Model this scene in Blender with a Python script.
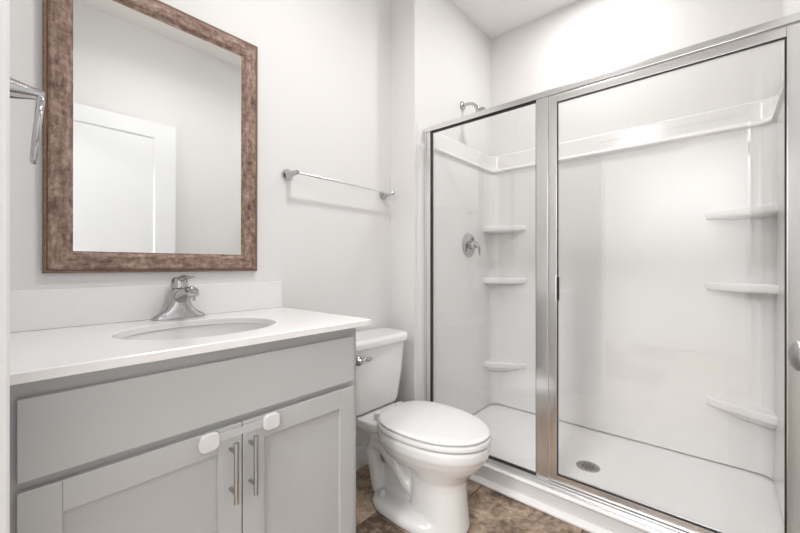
import bpy, bmesh, math, random
from mathutils import Vector, Matrix
random.seed(4)
PI = math.pi
for o in list(bpy.data.objects): bpy.data.objects.remove(o)
scn = bpy.context.scene
COL = scn.collection

# ---------------------------------------------------------------- camera, world, light, exposure
cd = bpy.data.cameras.new('camera'); cam = bpy.data.objects.new('camera', cd); COL.objects.link(cam)
cam.location = (0, -1.457, 1.072)
cam.rotation_euler = (PI/2, 0, math.radians(41.253 - 90))
cd.sensor_width = 36; cd.lens = 36*367.18/800; cd.shift_y = -0.66/800
cd.clip_start = .01; cd.clip_end = 50
scn.camera = cam
scn.view_settings.view_transform = 'Standard'; scn.view_settings.look = 'None'
scn.view_settings.gamma = 1; scn.view_settings.use_curve_mapping = False
scn.view_settings.exposure = 0.27
w = bpy.data.worlds.new('world'); scn.world = w; w.use_nodes = True
w.node_tree.nodes['Background'].inputs[0].default_value = (.95, .97, 1, 1)
w.node_tree.nodes['Background'].inputs[1].default_value = 1.5

def lamp(name, kind, loc, energy, size=.1, color=(1, 1, 1), rot=(0, 0, 0), spread=None, shape='DISK'):
    l = bpy.data.lights.new(name, kind); l.energy = energy; l.color = color
    if kind == 'AREA':
        l.shape = shape; l.size = size
        if spread: l.spread = spread
    else: l.shadow_soft_size = size
    o = bpy.data.objects.new(name, l); COL.objects.link(o); o.location = loc; o.rotation_euler = rot
    return o
lamp('shower_downlight_lamp', 'AREA', (2.05, -.90, 2.722), 6.2, .15, (1, .992, .985))
lamp('room_fill_lamp', 'POINT', (.80, -.85, 2.60), 2.6, .06, (1, .992, .985))  # added fill that lifts the upper walls and ceiling, no source in view
lamp('room_fill_downlight', 'AREA', (.80, -.85, 2.665), 7, .24, (1, .992, .985), spread=math.radians(160))  # unseen overhead light added to brighten counter, lid and cabinet
lamp('hall_fill_lamp', 'AREA', (-1.6, -1.15, 2.655), 78, .7, (.98, .99, 1))  # added behind the camera to send fill light in through the doorway

# ---------------------------------------------------------------- materials
def mat(name, col, rough=.5, metal=0, spec=.5, coat=0, **k):
    m = bpy.data.materials.new(name); m.use_nodes = True
    b = m.node_tree.nodes['Principled BSDF']
    b.inputs['Base Color'].default_value = (*col, 1); b.inputs['Roughness'].default_value = rough
    b.inputs['Metallic'].default_value = metal; b.inputs['Specular IOR Level'].default_value = spec
    b.inputs['Coat Weight'].default_value = coat; b.inputs['Coat Roughness'].default_value = .04
    return m
def srgb(r, g, b):
    f = lambda c: (c/255/12.92) if c/255 <= .04045 else ((c/255+.055)/1.055)**2.4
    return (f(r), f(g), f(b))
def nd(m, t, **k):
    n = m.node_tree.nodes.new(t)
    for a, v in k.items(): setattr(n, a, v)
    return n
def lk(m, a, b): m.node_tree.links.new(a, b)
def bump_noise(m, scale, strength, dist=.001):
    tc = nd(m, 'ShaderNodeTexCoord'); n = nd(m, 'ShaderNodeTexNoise'); bp = nd(m, 'ShaderNodeBump')
    n.inputs['Scale'].default_value = scale; n.inputs['Detail'].default_value = 3
    bp.inputs['Strength'].default_value = strength; bp.inputs['Distance'].default_value = dist
    lk(m, tc.outputs['Object'], n.inputs['Vector']); lk(m, n.outputs['Fac'], bp.inputs['Height'])
    lk(m, bp.outputs['Normal'], m.node_tree.nodes['Principled BSDF'].inputs['Normal'])
    return m
def tint_noise(m, c1, c2, scale, detail=3):
    tc = nd(m, 'ShaderNodeTexCoord'); n = nd(m, 'ShaderNodeTexNoise'); mx = nd(m, 'ShaderNodeMix', data_type='RGBA')
    n.inputs['Scale'].default_value = scale; n.inputs['Detail'].default_value = detail
    mx.inputs[6].default_value = (*c1, 1); mx.inputs[7].default_value = (*c2, 1)
    lk(m, tc.outputs['Object'], n.inputs['Vector']); lk(m, n.outputs['Fac'], mx.inputs[0])
    lk(m, mx.outputs[2], m.node_tree.nodes['Principled BSDF'].inputs['Base Color'])
    return m
WALL = bump_noise(mat('wall_paint', (.78, .77, .762), .6, spec=.3), 260, .08)
CEIL = bump_noise(mat('ceiling_paint', (.90, .89, .88), .85, spec=.2), 220, .08)
TRIM = mat('trim_paint', (.76, .76, .76), .35)
DOORP = mat('door_paint', (.80, .81, .83), .4)
CAB = bump_noise(mat('cabinet_grey_paint', srgb(186, 187, 187), .42, spec=.4), 300, .03)
QUARTZ = tint_noise(mat('white_cultured_top', (.84, .83, .82), .2, spec=.5), (.82, .815, .81), (.85, .845, .84), 30)
PORC = mat('porcelain', (.82, .82, .815), .1, spec=.55, coat=.4)
PLAST = mat('seat_plastic', (.78, .78, .775), .16, spec=.5)
ACRY = mat('shower_acrylic', (.79, .78, .775), .17, spec=.5)
PAN = bump_noise(mat('shower_pan_acrylic', (.83, .82, .812), .25, spec=.45), 120, .05)
CHROME = mat('chrome', (.52, .52, .525), .09, 1)
ALU = mat('polished_aluminium', (.80, .795, .79), .2, 1)
TRACK = mat('satin_aluminium', (.70, .695, .69), .38, 1)
NICKEL = mat('brushed_nickel', (.42, .42, .425), .32, 1)
GASK = mat('black_gasket', (.012, .012, .012), .5)
WPL = mat('white_plastic', (.70, .70, .70), .35)
STRAP = mat('clear_strap', (.80, .80, .80), .25)
STRAP.node_tree.nodes['Principled BSDF'].inputs['Alpha'].default_value = .35
MIRR = mat('mirror_silver', (.90, .91, .90), .0, 1)
DARK = mat('dark_gap', (.03, .03, .03), .6)
def emis(name, col, s):
    m = bpy.data.materials.new(name); m.use_nodes = True
    b = m.node_tree.nodes['Principled BSDF']; b.inputs['Base Color'].default_value = (.8, .8, .8, 1)
    b.inputs['Emission Color'].default_value = (*col, 1); b.inputs['Emission Strength'].default_value = s
    return m
LENS = emis('lit_lens', (1, .97, .93), 4)
def make_glass():
    m = bpy.data.materials.new('clear_glass'); m.use_nodes = True; t = m.node_tree; t.nodes.clear()
    out = nd(m, 'ShaderNodeOutputMaterial'); mx = nd(m, 'ShaderNodeMixShader'); tr = nd(m, 'ShaderNodeBsdfTransparent')
    gl = nd(m, 'ShaderNodeBsdfGlossy'); fr = nd(m, 'ShaderNodeFresnel')
    tr.inputs[0].default_value = (.990, .992, .991, 1); gl.inputs['Roughness'].default_value = 0
    gl.inputs[0].default_value = (1, 1, 1, 1); fr.inputs[0].default_value = 1.5
    ge = nd(m, 'ShaderNodeNewGeometry'); io = nd(m, 'ShaderNodeMapRange')      # thin pane: same reflectance on entry and exit
    io.inputs['To Min'].default_value = 1.5; io.inputs['To Max'].default_value = 1/1.5
    lk(m, ge.outputs['Backfacing'], io.inputs['Value']); lk(m, io.outputs[0], fr.inputs[0])
    lk(m, fr.outputs[0], mx.inputs[0]); lk(m, tr.outputs[0], mx.inputs[1]); lk(m, gl.outputs[0], mx.inputs[2])
    lk(m, mx.outputs[0], out.inputs[0]); return m
GLASS = make_glass()
def make_wood(axis):
    m = mat('weathered_wood_' + axis, (.3, .2, .15), .55, spec=.3)
    tc = nd(m, 'ShaderNodeTexCoord'); mp = nd(m, 'ShaderNodeMapping')
    mp.inputs['Scale'].default_value = (16, 70, 70) if axis == 'x' else (70, 70, 16)
    n1 = nd(m, 'ShaderNodeTexNoise'); n1.inputs['Scale'].default_value = 1; n1.inputs['Detail'].default_value = 6; n1.inputs['Roughness'].default_value = .65
    n2 = nd(m, 'ShaderNodeTexNoise'); n2.inputs['Scale'].default_value = 55; n2.inputs['Detail'].default_value = 5; n2.inputs['Roughness'].default_value = .7
    ad = nd(m, 'ShaderNodeMath', operation='ADD'); ml = nd(m, 'ShaderNodeMath', operation='MULTIPLY'); ml.inputs[1].default_value = .5
    cr = nd(m, 'ShaderNodeValToRGB'); e = cr.color_ramp.elements
    e[0].position = .36; e[0].color = (*srgb(84, 64, 53), 1); e[1].position = .66; e[1].color = (*srgb(186, 163, 150), 1)
    k = e.new(.50); k.color = (*srgb(141, 116, 104), 1)
    lk(m, tc.outputs['Object'], mp.inputs[0]); lk(m, mp.outputs[0], n1.inputs['Vector']); lk(m, tc.outputs['Object'], n2.inputs['Vector'])
    lk(m, n1.outputs['Fac'], ad.inputs[0]); lk(m, n2.outputs['Fac'], ad.inputs[1]); lk(m, ad.outputs[0], ml.inputs[0]); lk(m, ml.outputs[0], cr.inputs[0])
    lk(m, cr.outputs[0], m.node_tree.nodes['Principled BSDF'].inputs['Base Color'])
    bp = nd(m, 'ShaderNodeBump'); bp.inputs['Strength'].default_value = .4; bp.inputs['Distance'].default_value = .001
    lk(m, ml.outputs[0], bp.inputs['Height']); lk(m, bp.outputs[0], m.node_tree.nodes['Principled BSDF'].inputs['Normal'])
    return m
WOODX, WOODZ = make_wood('x'), make_wood('z')
WOODE = tint_noise(mat('frame_edge_brown', srgb(110, 85, 66), .5), srgb(88, 66, 52), srgb(150, 120, 98), 120, 4)
def make_floor():
    m = mat('stone_look_vinyl', (.3, .25, .2), .42, spec=.35)
    t = m.node_tree; B = t.nodes['Principled BSDF']
    def math_(op, a, b=None):
        n = nd(m, 'ShaderNodeMath', operation=op)
        for i, q in enumerate((a, b)):
            if q is None: continue
            if isinstance(q, (int, float)): n.inputs[i].default_value = q
            else: lk(m, q, n.inputs[i])
        return n.outputs[0]
    ge = nd(m, 'ShaderNodeNewGeometry'); sp = nd(m, 'ShaderNodeSeparateXYZ'); lk(m, ge.outputs['Position'], sp.inputs[0])
    RW, LN = .249, .62
    yy = math_('ADD', math_('MAXIMUM', sp.outputs[1], -.576), math_('MULTIPLY', math_('MINIMUM', math_('ADD', sp.outputs[1], .576), 0), .545))   # wider rows towards the door
    yr = math_('DIVIDE', math_('ADD', yy, .327), RW); row = math_('FLOOR', yr); fy = math_('FRACT', yr)
    xr = math_('DIVIDE', math_('ADD', math_('ADD', sp.outputs[0], -1.12), math_('MULTIPLY', math_('ADD', row, 1), .12)), LN)
    cl = math_('FLOOR', xr); fx = math_('FRACT', xr)
    cb = nd(m, 'ShaderNodeCombineXYZ'); lk(m, cl, cb.inputs[0]); lk(m, row, cb.inputs[1])
    wn = nd(m, 'ShaderNodeTexWhiteNoise', noise_dimensions='3D'); lk(m, cb.outputs[0], wn.inputs[0])
    ad = nd(m, 'ShaderNodeVectorMath', operation='MULTIPLY_ADD')
    lk(m, wn.outputs['Color'], ad.inputs[0]); ad.inputs[1].default_value = (9, 9, 9); lk(m, ge.outputs['Position'], ad.inputs[2])
    n1 = nd(m, 'ShaderNodeTexNoise'); n1.inputs['Scale'].default_value = 9; n1.inputs['Detail'].default_value = 7; n1.inputs['Roughness'].default_value = .66; n1.inputs['Distortion'].default_value = .8
    n2 = nd(m, 'ShaderNodeTexNoise'); n2.inputs['Scale'].default_value = 42; n2.inputs['Detail'].default_value = 5; n2.inputs['Roughness'].default_value = .7
    lk(m, ad.outputs[0], n1.inputs['Vector']); lk(m, ad.outputs[0], n2.inputs['Vector'])
    f = math_('ADD', math_('MULTIPLY', n1.outputs['Fac'], .62), math_('MULTIPLY', n2.outputs['Fac'], .38))
    f = math_('ADD', f, math_('MULTIPLY', math_('SUBTRACT', wn.outputs['Value'], .5), .22))
    cr = nd(m, 'ShaderNodeValToRGB'); e = cr.color_ramp.elements
    e[0].position = .36; e[0].color = (*srgb(96, 80, 68), 1); e[1].position = .66; e[1].color = (*srgb(214, 197, 177), 1)
    k = e.new(.5); k.color = (*srgb(168, 146, 126), 1)
    lk(m, f, cr.inputs[0])
    ex = math_('MULTIPLY', math_('MINIMUM', fx, math_('SUBTRACT', 1, fx)), LN)
    ey = math_('MULTIPLY', math_('MINIMUM', fy, math_('SUBTRACT', 1, fy)), RW)
    seam = math_('LESS_THAN', math_('MINIMUM', ex, ey), .0016)
    mx = nd(m, 'ShaderNodeMix', data_type='RGBA'); lk(m, seam, mx.inputs[0]); lk(m, cr.outputs[0], mx.inputs[6]); mx.inputs[7].default_value = (*srgb(70, 56, 46), 1)
    lk(m, mx.outputs[2], B.inputs['Base Color'])
    bp = nd(m, 'ShaderNodeBump'); bp.inputs['Strength'].default_value = .15; bp.inputs['Distance'].default_value = .002
    lk(m, f, bp.inputs['Height']); lk(m, bp.outputs[0], B.inputs['Normal'])
    return m
FLOOR = make_floor()
def make_drain():
    m = mat('drain_metal', (.42, .41, .40), .35, 1)
    return m
DRAIN = make_drain()

# ---------------------------------------------------------------- mesh helpers (world coordinates)
def B(): return bmesh.new()
def box(bm, x0, x1, y0, y1, z0, z1, bev=0, seg=2):
    r = bmesh.ops.create_cube(bm, size=1)
    for v in r['verts']:
        v.co = Vector(((x0+x1)/2+v.co.x*abs(x1-x0), (y0+y1)/2+v.co.y*abs(y1-y0), (z0+z1)/2+v.co.z*abs(z1-z0)))
    if bev:
        es = list({e for v in r['verts'] for e in v.link_edges})
        bmesh.ops.bevel(bm, geom=es, offset=bev, segments=seg, profile=.5, affect='EDGES')
    return bm
def loft(bm, rings, cap0=True, cap1=True, closed=True):
    R = [[bm.verts.new(p) for p in r] for r in rings]
    for a, b in zip(R, R[1:]):
        n = len(a)
        for i in range(n if closed else n-1):
            j = (i+1) % n
            bm.faces.new((a[i], a[j], b[j], b[i]))
    if cap0: bm.faces.new(list(reversed(R[0])))
    if cap1: bm.faces.new(R[-1])
    return R
def tube(bm, pts, rad, n=16, sx=1, sy=1, caps=True):
    pts = [Vector(p) for p in pts]; rings = []
    rad = rad if isinstance(rad, (list, tuple)) else [rad]*len(pts)
    prev = None
    for i, p in enumerate(pts):
        t = (pts[min(i+1, len(pts)-1)]-pts[max(i-1, 0)]).normalized()
        if prev is None:
            a = Vector((0, 0, 1)) if abs(t.z) < .9 else Vector((1, 0, 0))
            u = (a - t*a.dot(t)).normalized()
        else:
            u = (prev - t*prev.dot(t)).normalized()
        prev = u; v = t.cross(u)
        r = rad[i]
        rx, ry = (r if isinstance(r, (tuple, list)) else (r*sx, r*sy))
        rings.append([p+u*math.cos(2*PI*k/n)*rx+v*math.sin(2*PI*k/n)*ry for k in range(n)])
    loft(bm, rings, caps, caps); return bm
def lathe(bm, prof, center, axis=(0, 0, 1), n=40, cap=True):
    ax = Vector(axis).normalized(); a = Vector((0, 0, 1)) if abs(ax.z) < .9 else Vector((1, 0, 0))
    u = (a-ax*a.dot(ax)).normalized(); v = ax.cross(u); c = Vector(center)
    loft(bm, [[c+ax*h+(u*math.cos(2*PI*k/n)+v*math.sin(2*PI*k/n))*max(r, 1e-4) for k in range(n)] for r, h in prof], cap, cap)
    return bm
def torus(bm, c, R, r, ax_u, ax_v, n=48, m=12):
    c = Vector(c); u = Vector(ax_u); v = Vector(ax_v); w_ = u.cross(v).normalized(); rings = []
    for i in range(n):
        t = 2*PI*i/n; d = u*math.cos(t)+v*math.sin(t); p = c+d*R
        rings.append([bm.verts.new(p+d*r*math.cos(2*PI*k/m)+w_*r*math.sin(2*PI*k/m)) for k in range(m)])
    for i in range(n):
        for k in range(m):
            bm.faces.new((rings[i][k], rings[(i+1) % n][k], rings[(i+1) % n][(k+1) % m], rings[i][(k+1) % m]))
    return bm
def bez(p0, p1, p2, p3, n=12):
    p0, p1, p2, p3 = map(Vector, (p0, p1, p2, p3))
    return [p0*(1-t)**3+p1*3*t*(1-t)**2+p2*3*t*t*(1-t)+p3*t**3 for t in [i/n for i in range(n+1)]]
def sell(cx, cy, a, b, p, n, z):         # superellipse ring
    out = []
    for k in range(n):
        t = 2*PI*k/n; c, s = math.cos(t), math.sin(t)
        out.append((cx+a*math.copysign(abs(c)**(2/p), c), cy+b*math.copysign(abs(s)**(2/p), s), z))
    return out
ROOT = {}
def obj(name, bm, m, parent=None, base=None, angle=40, smooth=True):
    bmesh.ops.recalc_face_normals(bm, faces=bm.faces[:])
    off = ROOT[parent.name] if parent else Vector(base or (0, 0, 0))
    for v in bm.verts: v.co -= off
    me = bpy.data.meshes.new(name); 
    for f in bm.faces: f.smooth = smooth
    bm.to_mesh(me); bm.free()
    if smooth: me.set_sharp_from_angle(angle=math.radians(angle))
    me.materials.append(m)
    o = bpy.data.objects.new(name, me); COL.objects.link(o)
    wn = o.modifiers.new('normals', 'WEIGHTED_NORMAL'); wn.keep_sharp = True
    if parent: o.parent = parent; ROOT[o.name] = off
    else: o.location = off; ROOT[o.name] = off
    return o
def thing(name, label, cat, loc, group=None):
    o = bpy.data.objects.new(name, None); COL.objects.link(o); o.location = loc; o.empty_display_size = .1
    ROOT[o.name] = Vector(loc); o['label'] = label; o['category'] = cat
    if group: o['group'] = group
    return o
def tag(o, label, cat, group=None):
    o['label'] = label; o['category'] = cat
    if group: o['group'] = group
    return o
def struct(name, bm, m, label=None, cat=None, base=None, smooth=True):
    o = obj(name, bm, m, None, base, smooth=smooth); o['kind'] = 'structure'
    o['label'] = label or name.replace('_', ' '); o['category'] = cat or name.split('_')[0]
    return o

# ---------------------------------------------------------------- room shell
CZ = 2.74; WY = -.178; SX = 1.58; BX = 2.474; FY = -1.668; JX0, JX1 = -1.62, -.70  # jamb y's
struct('floor', box(B(), -2.6, BX+.1, FY-.1, .1, -.06, 0), FLOOR, 'brown mottled stone-look vinyl tile floor', 'floor')
struct('ceiling', box(B(), -2.6, BX+.1, FY-.1, .1, CZ, CZ+.06), CEIL, 'flat off-white painted ceiling', 'ceiling')
struct('wall_back', box(B(), 0, SX, 0, .1, 0, CZ), WALL, 'pale greige wall behind the mirror and toilet', 'wall')
struct('wall_back_shower', box(B(), SX, BX+.1, WY, .1, 0, CZ), WALL, 'pale greige projecting wall that carries the shower head', 'wall')
struct('wall_right', box(B(), BX, BX+.1, FY, WY, 0, CZ), WALL, 'pale wall above the back of the shower', 'wall')
struct('wall_front', box(B(), -2.6, BX+.1, FY-.1, FY, 0, CZ), WALL, 'pale greige wall opposite the mirror', 'wall')
bm = B(); box(bm, -.12, 0, JX1, .1, 0, CZ); box(bm, -.12, 0, FY, JX0, 0, CZ); box(bm, -.12, 0, JX0, JX1, 2.09, CZ)
struct('wall_left', bm, WALL, 'pale greige wall with the doorway beside the vanity', 'wall')
struct('wall_hall', box(B(), -2.7, -2.6, FY-.1, .1, 0, CZ), WALL, 'pale hall wall across from the doorway', 'wall')
def casing(y0, y1, x=.0266):
    bm = B()
    prof = [(0, y0), (x*.85, y0), (x, y0+.004), (x, y0+.012), (x-.003, y0+.016), (x-.003, y1-.012), (x-.008, y1), (0, y1)]
    loft(bm, [[(a, b, z) for a, b in prof] for z in (0, 2.15)]); return bm
struct('trim_1', casing(JX1+.002, JX1+.066), TRIM, 'white door casing at the left edge of the picture', 'trim')
bm = B(); box(bm, .0, .0266, JX0, JX1, 2.084, 2.15, .003)
struct('trim_2', bm, TRIM, 'white head casing above the doorway', 'trim')
bm = B(); box(bm, -.12, -.001, JX1-.016, JX1-.0005, 0, 2.075, .001); box(bm, -.12, -.001, JX0+.0005, JX0+.012, 0, 2.075, .001); box(bm, -.12, -.001, JX0+.012, JX1-.016, 2.06, 2.075, .001)
struct('trim_3', bm, TRIM, 'white jamb lining the doorway', 'trim')
def baseboard(pts_of, a, b):
    prof = [(0, 0), (.014, 0), (.014, .075), (.011, .082), (.011, .092), (.006, .102), (.003, .106), (0, .106)]
    bm = B(); loft(bm, [[pts_of(t, o, z) for o, z in prof] for t in (a, b)]); return bm
struct('baseboard_back', baseboard(lambda t, o, z: (t, -o-.0003, z), .842, SX-.0005), TRIM, 'white baseboard behind the toilet', 'baseboard')
struct('baseboard_step', baseboard(lambda t, o, z: (SX-o-.0003, t, z), -.0155, WY), TRIM, 'white baseboard on the short return beside the shower', 'baseboard')
struct('baseboard_front', baseboard(lambda t, o, z: (t, FY+o+.0003, z), .02, 1.598), TRIM, 'white baseboard under the wall opposite the mirror', 'baseboard')

# ---------------------------------------------------------------- open door
DX0, DX1, DY0, DY1, DZ = .012, .944, FY+.036, FY+.071, 2.07
def slab(bm, openings):
    box(bm, DX0, DX1, DY0, DY1-.008, .012, DZ)
    xs = sorted({DX0, DX1, *[q for o in openings for q in o[:2]]}); zs = sorted({.012, DZ, *[q for o in openings for q in o[2:]]})
    for i in range(len(xs)-1):
        for j in range(len(zs)-1):
            cx, cz = (xs[i]+xs[i+1])/2, (zs[j]+zs[j+1])/2
            if any(o[0] < cx < o[1] and o[2] < cz < o[3] for o in openings): continue
            box(bm, xs[i], xs[i+1], DY1-.008, DY1, zs[j], zs[j+1])
    for x0, x1, z0, z1 in openings:     # sloped sticking round each recessed panel
        s = .010
        o_ = [(x0, DY1-.0005, z0), (x1, DY1-.0005, z0), (x1, DY1-.0005, z1), (x0, DY1-.0005, z1)]
        i_ = [(x0+s, DY1-.0078, z0+s), (x1-s, DY1-.0078, z0+s), (x1-s, DY1-.0078, z1-s), (x0+s, DY1-.0078, z1-s)]
        loft(bm, [o_, i_], False, False)
bm = B(); slab(bm, [(DX0+.13, DX1-.13, 1.02, DZ-.105), (DX0+.13, DX1-.13, .24, .90)])
door = struct('door_1', bm, DOORP, 'white two-panel door swung open against the wall opposite the mirror, round knob near its free edge', 'door', (DX0, DY0, 0), smooth=False)
bm = B(); lx, lz = .879, .925
lathe(bm, [(.032, 0), (.032, .004), (.028, .009), (.013, .012), (.011, .022), (.014, .028), (.022, .031), (.0265, .038), (.027, .044), (.024, .051), (.016, .0555), (.006, .058), (.001, .0585)], (lx, DY1, lz), (0, 1, 0), 40)
obj('knob', bm, NICKEL, door)
for z in (.25, 1.05, 1.85):
    obj('hinge', lathe(B(), [(.006, -.045), (.006, .045)], (.004, DY1+.006, z), n=14), NICKEL, door)

# ---------------------------------------------------------------- vanity cabinet
VX0, VX1, VY, DVY = .012, .832, -.530, -.548
van = thing('vanity_cabinet', 'light grey shaker vanity cabinet under the white countertop', 'cabinet', (.42, -.265, 0))
bm = B()
box(bm, VX0, VX0+.016, VY+.018, -.003, 0, .8715); box(bm, VX1-.016, VX1, VY+.018, -.003, 0, .8715)
box(bm, VX0+.016, VX1-.016, VY+.018, -.003, .10, .116); box(bm, VX0+.016, VX1-.016, -.012, -.003, .116, .8715)
box(bm, VX0+.016, VX1-.016, VY+.075, VY+.085, 0, .10)
obj('carcass', bm, CAB, van)
bm = B()
for a in ((VX0, .062, .10, .8715), (.787, VX1, .10, .8715), (.062, .787, .835, .8715), (.062, .787, .655, .72), (.062, .787, .10, .14), (.412, .456, .14, .655)):
    box(bm, a[0], a[1], VY, VY+.018, a[2], a[3])
obj('face_frame', bm, CAB, van, smooth=False)
obj('drawer_front', box(B(), .040, .808, DVY, VY-.0005, .696, .841, .002), CAB, van)
def shaker(x0, x1, z0, z1, st=.058):
    bm = B(); e = .0012
    box(bm, x0, x0+st, DVY, VY-.0005, z0, z1, e); box(bm, x1-st, x1, DVY, VY-.0005, z0, z1, e)
    box(bm, x0+st, x1-st, DVY, VY-.0005, z1-st, z1, e); box(bm, x0+st, x1-st, DVY, VY-.0005, z0, z0+st, e)
    box(bm, x0+st-.004, x1-st+.004, DVY+.010, VY-.002, z0+st-.004, z1-st+.004)
    return bm
def pull(x):
    bm = B(); y = DVY-.032
    tube(bm, [(x, y, .499), (x, y, .501), (x, y, .645), (x, y, .647)], [.0052, .006, .006, .0052], 20)
    for z in (.524, .622): lathe(bm, [(.0046, 0), (.0046, .030)], (x, DVY, z), (0, -1, 0), 16)
    return bm
for x0, x1, px, lab in ((.040, .4325, .404, 'left grey shaker door'), (.4355, .808, .4535, 'right grey shaker door')):
    d = obj('door', shaker(x0, x1, .125, .678), CAB, van); d['label'] = lab
    p = obj('pull', pull(px), NICKEL, d); p['label'] = 'brushed nickel bar pull'

lock = thing('cabinet_strap_lock', 'white two-pad child safety strap lock across the vanity doors', 'child lock', (.433, DVY, .66))
def pad(x, z):
    bm = B(); rings = []
    for s, d in ((.94, 0), (1, .003), (1, .008), (.94, .011), (.8, .0125)):
        rings.append([(q[0], DVY-.0006-d, q[1]) for q in [(a[0], a[1]) for a in sell(x, z, .0232*s if s > .9 else .0232-.005, .0215*s if s > .9 else .0215-.005, 3.2, 40, 0)]])
    loft(bm, rings); return bm
obj('pad', pad(.3515, .658), WPL, lock); obj('pad', pad(.510, .658), WPL, lock)
o = obj('strap', box(B(), .374, .487, DVY-.0055, DVY-.004, .650, .670, .0005), STRAP, lock); o['label'] = 'clear flexible strap'

# ---------------------------------------------------------------- countertop, sink, faucet
CX1, CYF, CT, CTH = .868, -.565, .892, .020
SKX, SKY, SKA, SKB = .432, -.305, .212, .172
ctop = thing('countertop', 'white solid-surface vanity countertop with oval sink cut-out', 'countertop', (.434, -.28, CT-CTH))
def oval_top():
    bm = B(); x0, x1, y0, y1 = .0008, CX1, CYF, -.0008
    angs = sorted({2*PI*k/96 for k in range(96)} | {math.atan2(y-SKY, x-SKX) % (2*PI) for x in (x0, x1) for y in (y0, y1)})
    def rect(t, ins=0):
        c, s = math.cos(t), math.sin(t); k = min(((x1-SKX) if c > 0 else (x0-SKX))/c if abs(c) > 1e-9 else 9e9, ((y1-SKY) if s > 0 else (y0-SKY))/s if abs(s) > 1e-9 else 9e9)
        x, y = SKX+c*k, SKY+s*k
        return (min(max(x, x0+ins), x1-ins), min(max(y, y0+ins), y1-ins))
    def oval(t, g=0):
        c, s = math.cos(t), math.sin(t); r = 1/math.sqrt((c/(SKA+g))**2+(s/(SKB+g))**2); return (SKX+c*r, SKY+s*r)
    z0, z1 = CT-CTH, CT; R = []
    for f, z in ((lambda t: oval(t, .0), z0), (lambda t: oval(t), z1-.002), (lambda t: oval(t, .002), z1), (lambda t: rect(t, .002), z1), (lambda t: rect(t), z1-.002), (lambda t: rect(t), z0+.001), (lambda t: rect(t, .001), z0)):
        R.append([(*f(t), z) for t in angs])
    loft(bm, R+[R[0]], False, False); bmesh.ops.remove_doubles(bm, verts=bm.verts[:], dist=1e-6); return bm
obj('slab', oval_top(), QUARTZ, ctop, angle=30)
obj('backsplash', box(B(), .0008, .862, -.021, -.0008, CT+.0003, 1.006, .002), QUARTZ, ctop)
sink = thing('sink', 'white oval undermount sink set in the countertop', 'sink', (SKX, SKY, .72))
bm = B(); R = []
for k in range(15):
    t = k/14; s = math.cos(t*PI/2*.93)**.62; d = .150*math.sin(t*PI/2)
    R.append(sell(SKX, SKY, (SKA+.004)*s, (SKB+.004)*s, 2, 64, CT-CTH-.0015-d))
R2 = [[(SKX+(x-SKX)*1.05, SKY+(y-SKY)*1.05, z-.008) for x, y, z in r] for r in reversed(R)]
R0 = [sell(SKX, SKY, SKA+.022, SKB+.022, 2, 64, CT-CTH-.0095), sell(SKX, SKY, SKA+.022, SKB+.022, 2, 64, CT-CTH-.0015)]
loft(bm, R2+R0+R); obj('basin', bm, PORC, sink)
obj('drain', lathe(B(), [(.022, .010), (.022, .014), (.012, .016), (.002, .017)], (SKX, SKY, CT-CTH-.150-.010)), CHROME, sink)

fx, fy = .448, -.058
fau = thing('faucet', 'chrome single-lever faucet behind the oval sink', 'faucet', (fx, fy, CT))
bm = B(); rings = []
for z, a, b, p in ((.0004, .083, .027, 2.3), (.006, .084, .0275, 2.3), (.012, .079, .026, 2.2), (.019, .066, .0255, 2.1), (.030, .051, .0255, 2.05), (.044, .040, .0255, 2), (.060, .0325, .0255, 2), (.080, .0285, .0255, 2), (.098, .027, .0255, 2), (.102, .024, .0225, 2)):
    rings.append(sell(fx, fy, a, b, p, 48, CT+z))
loft(bm, rings); obj('body', bm, CHROME, fau)
bm = B()
tube(bm, bez((fx, fy-.005, CT+.070), (fx, fy-.05, CT+.088), (fx, fy-.09, CT+.100), (fx, fy-.118, CT+.094), 10) + [Vector((fx, fy-.126, CT+.089)), Vector((fx, fy-.129, CT+.086))],
     [(.022, .023)]*6+[(.018, .021)]*4+[(.0165, .0195), (.014, .017), (.007, .009)], 20)
sp = obj('spout', bm, CHROME, fau)
obj('aerator', lathe(B(), [(.0125, 0), (.0125, .016), (.010, .018)], (fx, fy-.108, CT+.068), n=24), CHROME, sp)
bm = B(); lathe(bm, [(.0235, .1025), (.0265, .106), (.0265, .122), (.0235, .133), (.016, .140), (.004, .143)], (fx, fy, CT), n=32)
tube(bm, bez((fx, fy+.006, CT+.130), (fx+.002, fy-.03, CT+.146), (fx+.006, fy-.06, CT+.140), (fx+.010, fy-.098, CT+.142), 10), [(.008, .016)]*5+[(.006, .0135)]*3+[(.005, .012), (.0045, .011), (.003, .007)], 16)
obj('lever', bm, CHROME, fau)

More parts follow.
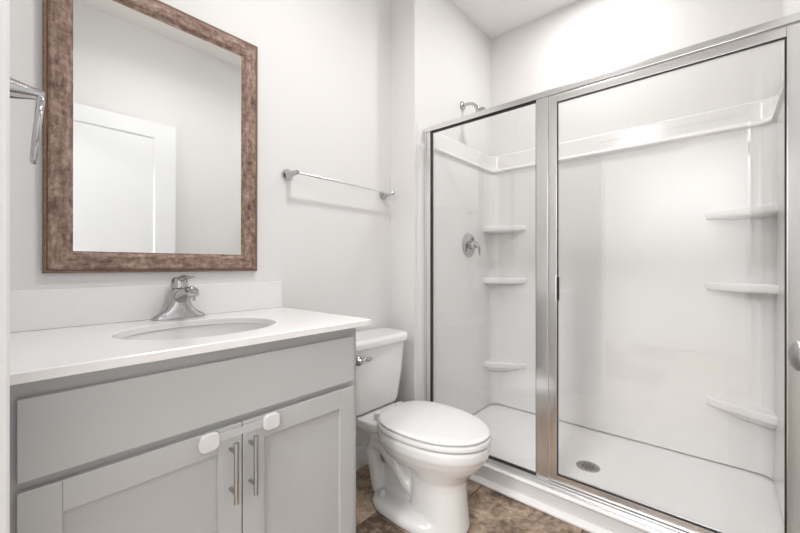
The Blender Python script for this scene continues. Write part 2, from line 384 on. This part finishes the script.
# ---------------------------------------------------------------- framed mirror
MX0, MX1, MZ0, MZ1, MW = .114, .750, 1.051, 1.973, .065
mir = thing('wall_mirror', 'rectangular mirror in a weathered brown wood frame above the sink', 'mirror', ((MX0+MX1)/2, 0, MZ0))
prof = [(0, .001), (0, .016), (.003, .019), (.007, .019), (.009, .017), (.011, .0215), (.016, .024), (.050, .021), (.057, .016), (.061, .012), (MW, .012), (MW, .001)]
def rail(a, b, inward):
    bm = B(); a = Vector(a); b = Vector(b); inn = Vector(inward); d = (b-a).normalized()
    loft(bm, [[a+inn*w_+d*w_+Vector((0, -h, 0)) for w_, h in prof], [b+inn*w_-d*w_+Vector((0, -h, 0)) for w_, h in prof]])
    return bm
P = {'bl': (MX0, 0, MZ0), 'br': (MX1, 0, MZ0), 'tl': (MX0, 0, MZ1), 'tr': (MX1, 0, MZ1)}
for a, b, inn, m in (('bl', 'br', (0, 0, 1), WOODX), ('tl', 'tr', (0, 0, -1), WOODX), ('bl', 'tl', (1, 0, 0), WOODZ), ('br', 'tr', (-1, 0, 0), WOODZ)):
    o = obj('frame_rail', rail(P[a], P[b], inn), m, mir, angle=25)
    o.data.materials.append(WOODE)
    for f in o.data.polygons:
        c = f.center + ROOT[mir.name]; e = min(c.x-MX0, MX1-c.x, c.z-MZ0, MZ1-c.z)
        if e < .0085 and f.area < .02: f.material_index = 1
mir.rotation_euler.x = .0052
obj('glass', box(B(), MX0+MW-.006, MX1-MW+.006, -.0105, -.003, MZ0+MW-.006, MZ1-MW+.006), MIRR, mir)

# ---------------------------------------------------------------- towel ring, towel bar
ry, rz = -.335, 1.445
tr = thing('towel_ring', 'chrome towel ring on the left wall beside the mirror', 'towel ring', (0, ry, rz))
bm = B(); lathe(bm, [(.034, .0005), (.034, .006), (.031, .012), (.026, .022), (.021, .040), (.0155, .062), (.0125, .074), (.0125, .080), (.0115, .088), (.007, .092)], (0, ry, rz), (1, 0, 0), 32)
obj('mount', bm, CHROME, tr)
t_ = .085; rr = .068
obj('ring', torus(B(), (.083-rr*math.sin(t_)+.003, ry, rz-.010-rr), rr, .0065, (math.sin(.055), math.cos(.055), 0), (math.sin(t_), 0, math.cos(t_)), 64, 14), CHROME, tr)
bz, by = 1.476, -.072
tb = thing('towel_bar', 'long chrome towel bar on the wall above the toilet', 'towel bar', (1.21, 0, bz))
for x in (.898, 1.512):
    bm = B(); lathe(bm, [(.027, .0005), (.027, .006), (.023, .012), (.0165, .024), (.0125, .045), (.0105, .060), (.0105, .080), (.007, .084)], (x, 0, bz), (0, -1, 0), 32)
    obj('mount', bm, CHROME, tb)
obj('bar', tube(B(), [(.898, by, bz), (1.512, by, bz)], .0058, 18), ALU, tb)

# ---------------------------------------------------------------- toilet
TX = 1.276
toi = thing('toilet', 'white two-piece toilet with closed lid between vanity and shower', 'toilet', (TX, -.45, 0))
def egg(vc, ar, af, b, z, n=64, pr=2.6, pf=2.05, dx=0):
    out = []
    for k in range(n):
        t = 2*PI*k/n; c, s = math.cos(t), math.sin(t); p = pf if c > 0 else pr
        v = (af if c > 0 else ar)*math.copysign(abs(c)**(2/p), c)
        x = b*math.copysign(abs(s)**(2/p), s)
        out.append((TX+dx+x, -(vc+v), z))
    return out
bm = B()
# front pedestal and bowl
loft(bm, [egg(.56, .13, .13, .108, .000), egg(.56, .13, .132, .109, .012), egg(.56, .125, .128, .105, .04), egg(.56, .12, .122, .100, .10),
          egg(.56, .12, .118, .098, .17), egg(.555, .125, .128, .104, .205), egg(.53, .17, .180, .126, .240), egg(.505, .20, .236, .150, .270), egg(.50, .215, .262, .167, .300), egg(.50, .22, .272, .175, .322), egg(.50, .222, .278, .180, .328), egg(.50, .222, .280, .182, .360), egg(.50, .22, .276, .178, .3705)])
# foot with the bolt ledge
loft(bm, [sell(TX, -.435, .150, .195, 3, 48, 0), sell(TX, -.435, .152, .197, 3, 48, .02), sell(TX, -.435, .145, .190, 3, 48, .040), sell(TX, -.435, .12, .16, 3, 48, .054)])
# rear neck
loft(bm, [sell(TX, -.37, .045, .12, 2.6, 40, .03), sell(TX, -.37, .042, .12, 2.6, 40, .2), sell(TX, -.34, .06, .14, 2.6, 40, .28), sell(TX, -.32, .11, .17, 3, 40, .33)])
# deck that carries the tank
loft(bm, [sell(TX, -.19, .070, .10, 4, 40, .27), sell(TX, -.185, .110, .120, 4, 40, .310), sell(TX, -.185, .130, .140, 5, 40, .330), sell(TX, -.185, .133, .145, 5, 40, .3655), sell(TX, -.185, .128, .140, 5, 40, .3705)])
for s in (-1, 1):    # moulded trapway on each side
    X = TX+s*.046
    tube(bm, [(X, -.47, .10), (X+s*.006, -.42, .13), (X+s*.010, -.365, .195), (X+s*.010, -.30, .245), (X+s*.006, -.235, .255), (X+s*.002, -.205, .205), (X, -.225, .13), (X-s*.002, -.25, .03)],
         [.026, .030, .034, .036, .036, .036, .034, .036], 20)
o = obj('bowl', bm, PORC, toi); o.modifiers.clear()
md = o.modifiers.new('fuse', 'REMESH'); md.mode = 'VOXEL'; md.voxel_size = .006; md.use_smooth_shade = True
md = o.modifiers.new('soften', 'SMOOTH'); md.factor = .6; md.iterations = 9
def egg_solid(prs, **k):
    bm = B(); loft(bm, [egg(vc, ar, af, b, z) for vc, ar, af, b, z in prs]); return bm
vc = .50
obj('seat', egg_solid([(vc, .215, .274, .177, .3735), (vc, .222, .282, .184, .378), (vc, .223, .284, .186, .386), (vc, .220, .281, .183, .3945), (vc, .21, .27, .174, .3975)]), PLAST, toi)
obj('lid', egg_solid([(vc, .206, .268, .172, .3985), (vc, .212, .275, .179, .401), (vc, .214, .277, .181, .407), (vc, .211, .274, .178, .412), (vc, .200, .263, .168, .416), (vc, .16, .215, .133, .419), (vc, .09, .12, .075, .421), (vc, .02, .03, .02, .4215)]), PLAST, toi)
for s in (-1, 1):
    obj('hinge', box(B(), TX+s*.075-.020, TX+s*.075+.020, -.293, -.258, .3715, .404, .007, 3), PLAST, toi)
def rrect(xc, yc, a, b, r, z, n=10, bow=0):
    out = []
    for cx, cy, t0 in ((a-r, b-r, 0), (-(a-r), b-r, PI/2), (-(a-r), -(b-r), PI), (a-r, -(b-r), 1.5*PI)):
        for k in range(n+1):
            t = t0+PI/2*k/n; x, y = cx+r*math.cos(t), cy+r*math.sin(t)
            if y < 0: y -= bow*(1-(x/a)**2)
            out.append((xc+x, yc+y, z))
    return out
bm = B(); T = []
for z, a, y0, y1, r in ((.3745, .160, -.050, -.175, .05), (.380, .172, -.042, -.188, .06), (.40, .180, -.036, -.197, .065), (.52, .197, -.028, -.208, .065), (.683, .213, -.022, -.216, .065), (.687, .211, -.024, -.214, .065)):
    T.append(rrect(TX, (y0+y1)/2, a, (y0-y1)/2, r, z, bow=.012))
loft(bm, T); obj('tank', bm, PORC, toi)
bm = B(); T = []
for z, d in ((.689, -.006), (.692, 0), (.712, .002), (.722, -.002), (.728, -.011), (.730, -.03)):
    T.append(rrect(TX, -.122, .223+d, .110+d, .067+min(d, 0)*.6, z, bow=.014))
loft(bm, T); obj('tank_lid', bm, PORC, toi)
bm = B(); fxl, fzl, fyl = 1.122, .640, -.2235
lathe(bm, [(.022, 0), (.022, .006), (.016, .012), (.012, .022), (.006, .026)], (fxl, fyl, fzl), (0, -1, 0), 28)
tube(bm, bez((fxl, fyl-.017, fzl), (fxl+.02, fyl-.026, fzl+.004), (fxl+.035, fyl-.028, fzl+.003), (fxl+.062, fyl-.026, fzl+.010), 8), [(.012, .008)]*4+[(.011, .006)]*3+[(.009, .005), (.005, .003)], 14)
obj('flush_lever', bm, CHROME, toi)
for s in (-1, 1):
    obj('bolt_cap', lathe(B(), [(.0165, .040), (.0165, .060), (.014, .070), (.008, .076), (.001, .078)], (TX+s*.096, -.318, 0), n=28), PLAST, toi)

# ---------------------------------------------------------------- shower pan and surround
PY0, PY1 = FY+.0006, WY-.0006
pan = thing('shower_pan', 'white acrylic shower pan with raised front curb', 'shower pan', (2.03, -.92, 0))
prof = [(1.616, 0), (1.610, .002), (1.608, .008), (1.611, .015), (1.618, .020), (1.632, .026), (1.625, .083), (1.617, .088), (1.613, .094), (1.613, .099), (1.616, .104), (1.622, .1055), (1.700, .1055), (1.708, .103), (1.714, .095), (1.720, .087), (1.732, .080)]
nX = 20
def pan_z(x, y):
    d = math.hypot(x-1.992, y+.955); return .071+min(d, .5)*.014
ys = [PY0+(PY1-PY0)*k/40 for k in range(41)]
bm = B(); R = []
for y in ys:
    r = [(x, y, z) for x, z in prof]
    for k in range(1, nX+1):
        x = 1.74+(BX-.001-1.74)*k/nX; r.append((x, y, pan_z(x, y)))
    r.append((BX-.001, y, 0)); R.append(r)
loft(bm, R); obj('pan', bm, PAN, pan, angle=50)
dz = pan_z(1.992, -.955)
dr = obj('drain', lathe(B(), [(.052, .0012), (.054, .003), (.050, .0052), (.044, .0048), (.040, .0035), (.002, .0030)], (1.992, -.955, dz), n=40), DRAIN, pan); dr['label'] = 'round metal strainer'
bm = B()
for k in range(-3, 4):
    for j in range(-3, 4):
        if k*k+j*j <= 9.5: lathe(bm, [(.0035, .0033), (.0035, .0040)], (1.992+k*.0105, -.955+j*.0105, dz), n=10)
obj('drain_holes', bm, DARK, dr)

sur = thing('shower_surround', 'glossy white acrylic shower wall surround with corner shelves', 'shower surround', (2.1, -.92, .08))
Rc = .085; XF = 1.600
def path():
    pts = []   # (point on drywall line, inward normal, weight)
    def wgt(x): return min(1, max(.16, (x-1.706)/.03))
    for x in [XF, 1.62, 1.66, 1.70, 1.711, 1.716, 1.721, 1.726, 1.731, 1.736, 1.75, 1.85, 2.0, 2.15, 2.3, BX-Rc]: pts.append(('s', x, WY, (0, -1), wgt(x)))
    for k in range(1, 9):
        t = PI/2*k/9; pts.append(('c', BX-Rc, WY-Rc, (-math.sin(t), -math.cos(t)), 1))
    for y in [WY-Rc, -.4, -.515, -.53, -.7, -.9, -1.1, -1.315, -1.33, -1.45, FY+Rc]: pts.append(('b', BX, y, (-1, 0), 1))
    for k in range(1, 9):
        t = PI/2*k/9; pts.append(('c', BX-Rc, FY+Rc, (-math.cos(t), math.sin(t)), 1))
    for x in reversed([XF, 1.62, 1.66, 1.70, 1.711, 1.716, 1.721, 1.726, 1.731, 1.736, 1.75, 1.85, 2.0, 2.15, 2.3, BX-Rc]): pts.append(('s', x, FY, (0, 1), wgt(x)))
    return pts
sprof = [(.0015, 1.862), (.008, 1.866), (.015, 1.860), (.018, 1.84), (.022, 1.772), (.027, 1.762), (.035, 1.757), (.040, 1.750), (.0385, 1.743), (.033, 1.739), (.027, 1.735), (.0245, 1.725), (.024, 1.70), (.024, 1.3), (.026, .9), (.028, .5), (.030, .20), (.031, .165), (.031, .12), (.033, .085), (.0005, .085)]
R = []
for kind, x, y, n, wt in path():
    r = []
    for o_, z in sprof:
        q = o_*wt if o_ > .002 else o_
        if kind == 'b' and -1.32 < y < -.525 and .18 < z < 1.73: q -= .006
        if z < .11 and wt < .99: z = .1075
        if kind == 'c': r.append((x-n[0]*(Rc-q), y-n[1]*(Rc-q), z))
        else: r.append((x+n[0]*q, y+n[1]*q, z))
    R.append(r)
bm = B(); loft(bm, R); obj('wall_panel', bm, ACRY, sur, angle=35)
def shelf(side, z, deep=False):
    ysgn = -1 if side == 'l' else 1; Y0 = (WY-.022) if side == 'l' else (FY+.022); X0 = BX-.022
    la, lb = .142, .256                     # reach along side wall, along back wall
    def outline(s):                         # triangle with rounded tips
        A = Vector((X0-la*s, Y0)); Bp = Vector((X0, Y0+ysgn*lb*s)); pts = []
        d = (Bp-A).normalized(); nn = Vector((-d.y, d.x))
        if nn.dot(Vector((X0, Y0))-A) > 0: nn = -nn
        pts.append(A)
        for k in range(1, 12):
            t = k/12; bulge = .016*s*(1-(2*t-1)**8); pts.append(A.lerp(Bp, t)+nn*bulge)
        pts.append(Bp); pts.append(Vector((X0, Y0)))
        return pts
    bm = B()
    tail = ((.965, -.039), (.99, -.035), (1, -.027), (1, -.009), (.990, -.002), (.968, .001), (.945, -.0015), (.90, -.004))
    seq = ((.45, -.085), (.70, -.062), (.86, -.044))+tail if deep else ((.62, -.050), (.84, -.042))+tail
    loft(bm, [[(p.x, p.y, z+dz_) for p in outline(s)] for s, dz_ in seq]); return bm
for side in 'lr':
    for z, dp in ((1.347, False), (.988, False), (.405, True)):
        s_ = obj('corner_shelf', shelf(side, z, dp), ACRY, sur, angle=50)

# ---------------------------------------------------------------- framed shower enclosure
EX = 1.676
enc = thing('shower_enclosure', 'chrome-framed glass shower enclosure with a fixed panel and hinged door', 'shower enclosure', (EX, -.92, .106))
def fbox(x0, x1, y0, y1, z0, z1, bev=.0015): return box(B(), x0, x1, y0, y1, z0, z1, bev)
YL = WY-.0015; YR = FY+.0085
o = obj('header', fbox(EX-.020, EX+.022, YR, YL-.004, 1.826, 1.853, .003), ALU, enc)
bm = B(); loft(bm, [[(x, y, z) for x, z in ((EX-.047, .1062), (EX-.047, .109), (EX-.030, .1095), (EX-.030, .113), (EX-.014, .1135), (EX-.014, .1165), (EX+.020, .1165), (EX+.024, .1062))] for y in (YR, YL-.004)])
obj('bottom_track', bm, TRACK, enc, smooth=False)
bm = B(); box(bm, EX-.015, EX+.017, -.2255, YL-.005, .117, 1.8255, .002); box(bm, EX-.018, EX-.0155, -.200, YL-.005, .117, 1.8255, .0008)
obj('wall_jamb', bm, ALU, enc)
obj('wall_jamb', fbox(EX-.012, EX+.017, YR, -1.645, .117, 1.8255), ALU, enc)
obj('post', fbox(EX-.017, EX+.017, -.8765, -.8225, .117, 1.8255, .002), ALU, enc)
def frame_strip(bm, x0, x1, y0, y1, z0, z1, w_):   # thin rectangular ring, outer bounds given
    box(bm, x0, x1, y0, y0+w_, z0, z1); box(bm, x0, x1, y1-w_, y1, z0, z1)
    box(bm, x0, x1, y0+w_, y1-w_, z0, z0+w_); box(bm, x0, x1, y0+w_, y1-w_, z1-w_, z1); return bm
g = obj('fixed_glass', box(B(), EX-.003, EX+.003, -.822, -.226, .1175, 1.825), GLASS, enc)
bm = B(); frame_strip(bm, EX-.008, EX+.008, -.8222, -.2258, .1172, 1.8252, .0045); obj('gasket', bm, GASK, g)
def frame_ring(x0, x1, y0, y1, z0, z1, wl, wr, wb, wt):
    bm = B(); e = .002
    box(bm, x0, x1, y1-wl, y1, z0, z1, e); box(bm, x0, x1, y0, y0+wr, z0, z1, e)
    box(bm, x0, x1, y0+wr, y1-wl, z0, z0+wb, e); box(bm, x0, x1, y0+wr, y1-wl, z1-wt, z1, e); return bm
DRY0, DRY1 = -1.643, -.880
d = obj('door', frame_ring(EX-.014, EX+.012, DRY0, DRY1, .124, 1.821, .0335, .0345, .032, .031), ALU, enc); d['label'] = 'framed glass shower door'
gl = obj('glass', box(B(), EX-.003, EX+.003, DRY0+.034, DRY1-.033, .1555, 1.7905), GLASS, d)
bm = B(); frame_strip(bm, EX-.0152, EX-.006, DRY0+.0342, DRY1-.0332, .1558, 1.7902, .004); obj('gasket', bm, GASK, gl)
bm = B(); box(bm, EX-.030, EX-.014, -.9165, -.908, .917, 1.028, .003); box(bm, EX-.0165, EX-.0143, -.912, -.888, .920, 1.025, .001)
o = obj('pull', bm, ALU, d)
box_ = B(); box(box_, EX-.0155, EX-.013, -.9235, -.917, .920, 1.024, .001); p_ = obj('pull_grip', box_, GASK, o)

# ---------------------------------------------------------------- shower fittings
sh = thing('showerhead', 'chrome shower head on a curved arm above the glass panel', 'shower head', (2.076, WY, 2.118))
obj('flange', lathe(B(), [(.030, .0005), (.030, .004), (.024, .011), (.012, .014)], (2.076, WY, 2.118), (0, -1, 0), 32), CHROME, sh)
obj('arm', tube(B(), bez((2.076, WY-.008, 2.118), (2.076, WY-.055, 2.124), (2.076, WY-.085, 2.114), (2.076, WY-.105, 2.082), 14), .0095, 16), CHROME, sh)
ax = Vector((0, -.55, -.83)).normalized(); c0 = Vector((2.076, WY-.103, 2.085))
obj('head', lathe(B(), [(.012, 0), (.014, .012), (.012, .02), (.018, .026), (.032, .042), (.038, .050), (.038, .058), (.034, .061), (.002, .061)], c0, ax, 32), CHROME, sh)
SY = WY-.0245
sv = thing('shower_valve', 'chrome round shower valve with lever on the left shower wall', 'shower valve', (2.114, SY, 1.209))
obj('escutcheon', lathe(B(), [(.080, .0008), (.080, .003), (.074, .008), (.045, .013), (.030, .015), (.029, .03)], (2.114, SY, 1.209), (0, -1, 0), 44), CHROME, sv)
bm = B(); lathe(bm, [(.025, .031), (.025, .050), (.022, .060), (.012, .064)], (2.114, SY, 1.209), (0, -1, 0), 32)
tube(bm, bez((2.114, SY-.052, 1.212), (2.114, SY-.078, 1.205), (2.118, SY-.084, 1.18), (2.124, SY-.074, 1.140), 10), [.012, .012, .012, .011, .0105, .010, .0095, .009, .0085, .008, .005], 16, .7, 1)
obj('lever', bm, CHROME, sv)

# ---------------------------------------------------------------- light fixtures: shower downlight, added room fixture
dl = thing('recessed_light', 'round recessed downlight in the ceiling over the shower', 'light', (2.05, -.90, CZ))
obj('trim', lathe(B(), [(.078, -.0005), (.098, -.0005), (.098, -.006), (.080, -.010), (.078, -.0005)], (2.05, -.90, CZ), n=44, cap=False), TRIM, dl)
obj('lens', lathe(B(), [(.077, -.0008), (.077, -.004), (.002, -.004)], (2.05, -.90, CZ), n=40), LENS, dl)
cl_ = thing('added_fill_light', 'added flush round ceiling light, out of view, for fill in the bathroom', 'light', (.80, -.85, CZ))  # added fixture with glowing diffuser, goes with the room fill lights
obj('pan', lathe(B(), [(.15, -.0006), (.15, -.02), (.14, -.024)], (.80, -.85, CZ), n=44), NICKEL, cl_)
obj('diffuser', lathe(B(), [(.138, -.0245), (.136, -.045), (.11, -.058), (.05, -.065), (.002, -.066)], (.80, -.85, CZ), n=44), LENS, cl_)
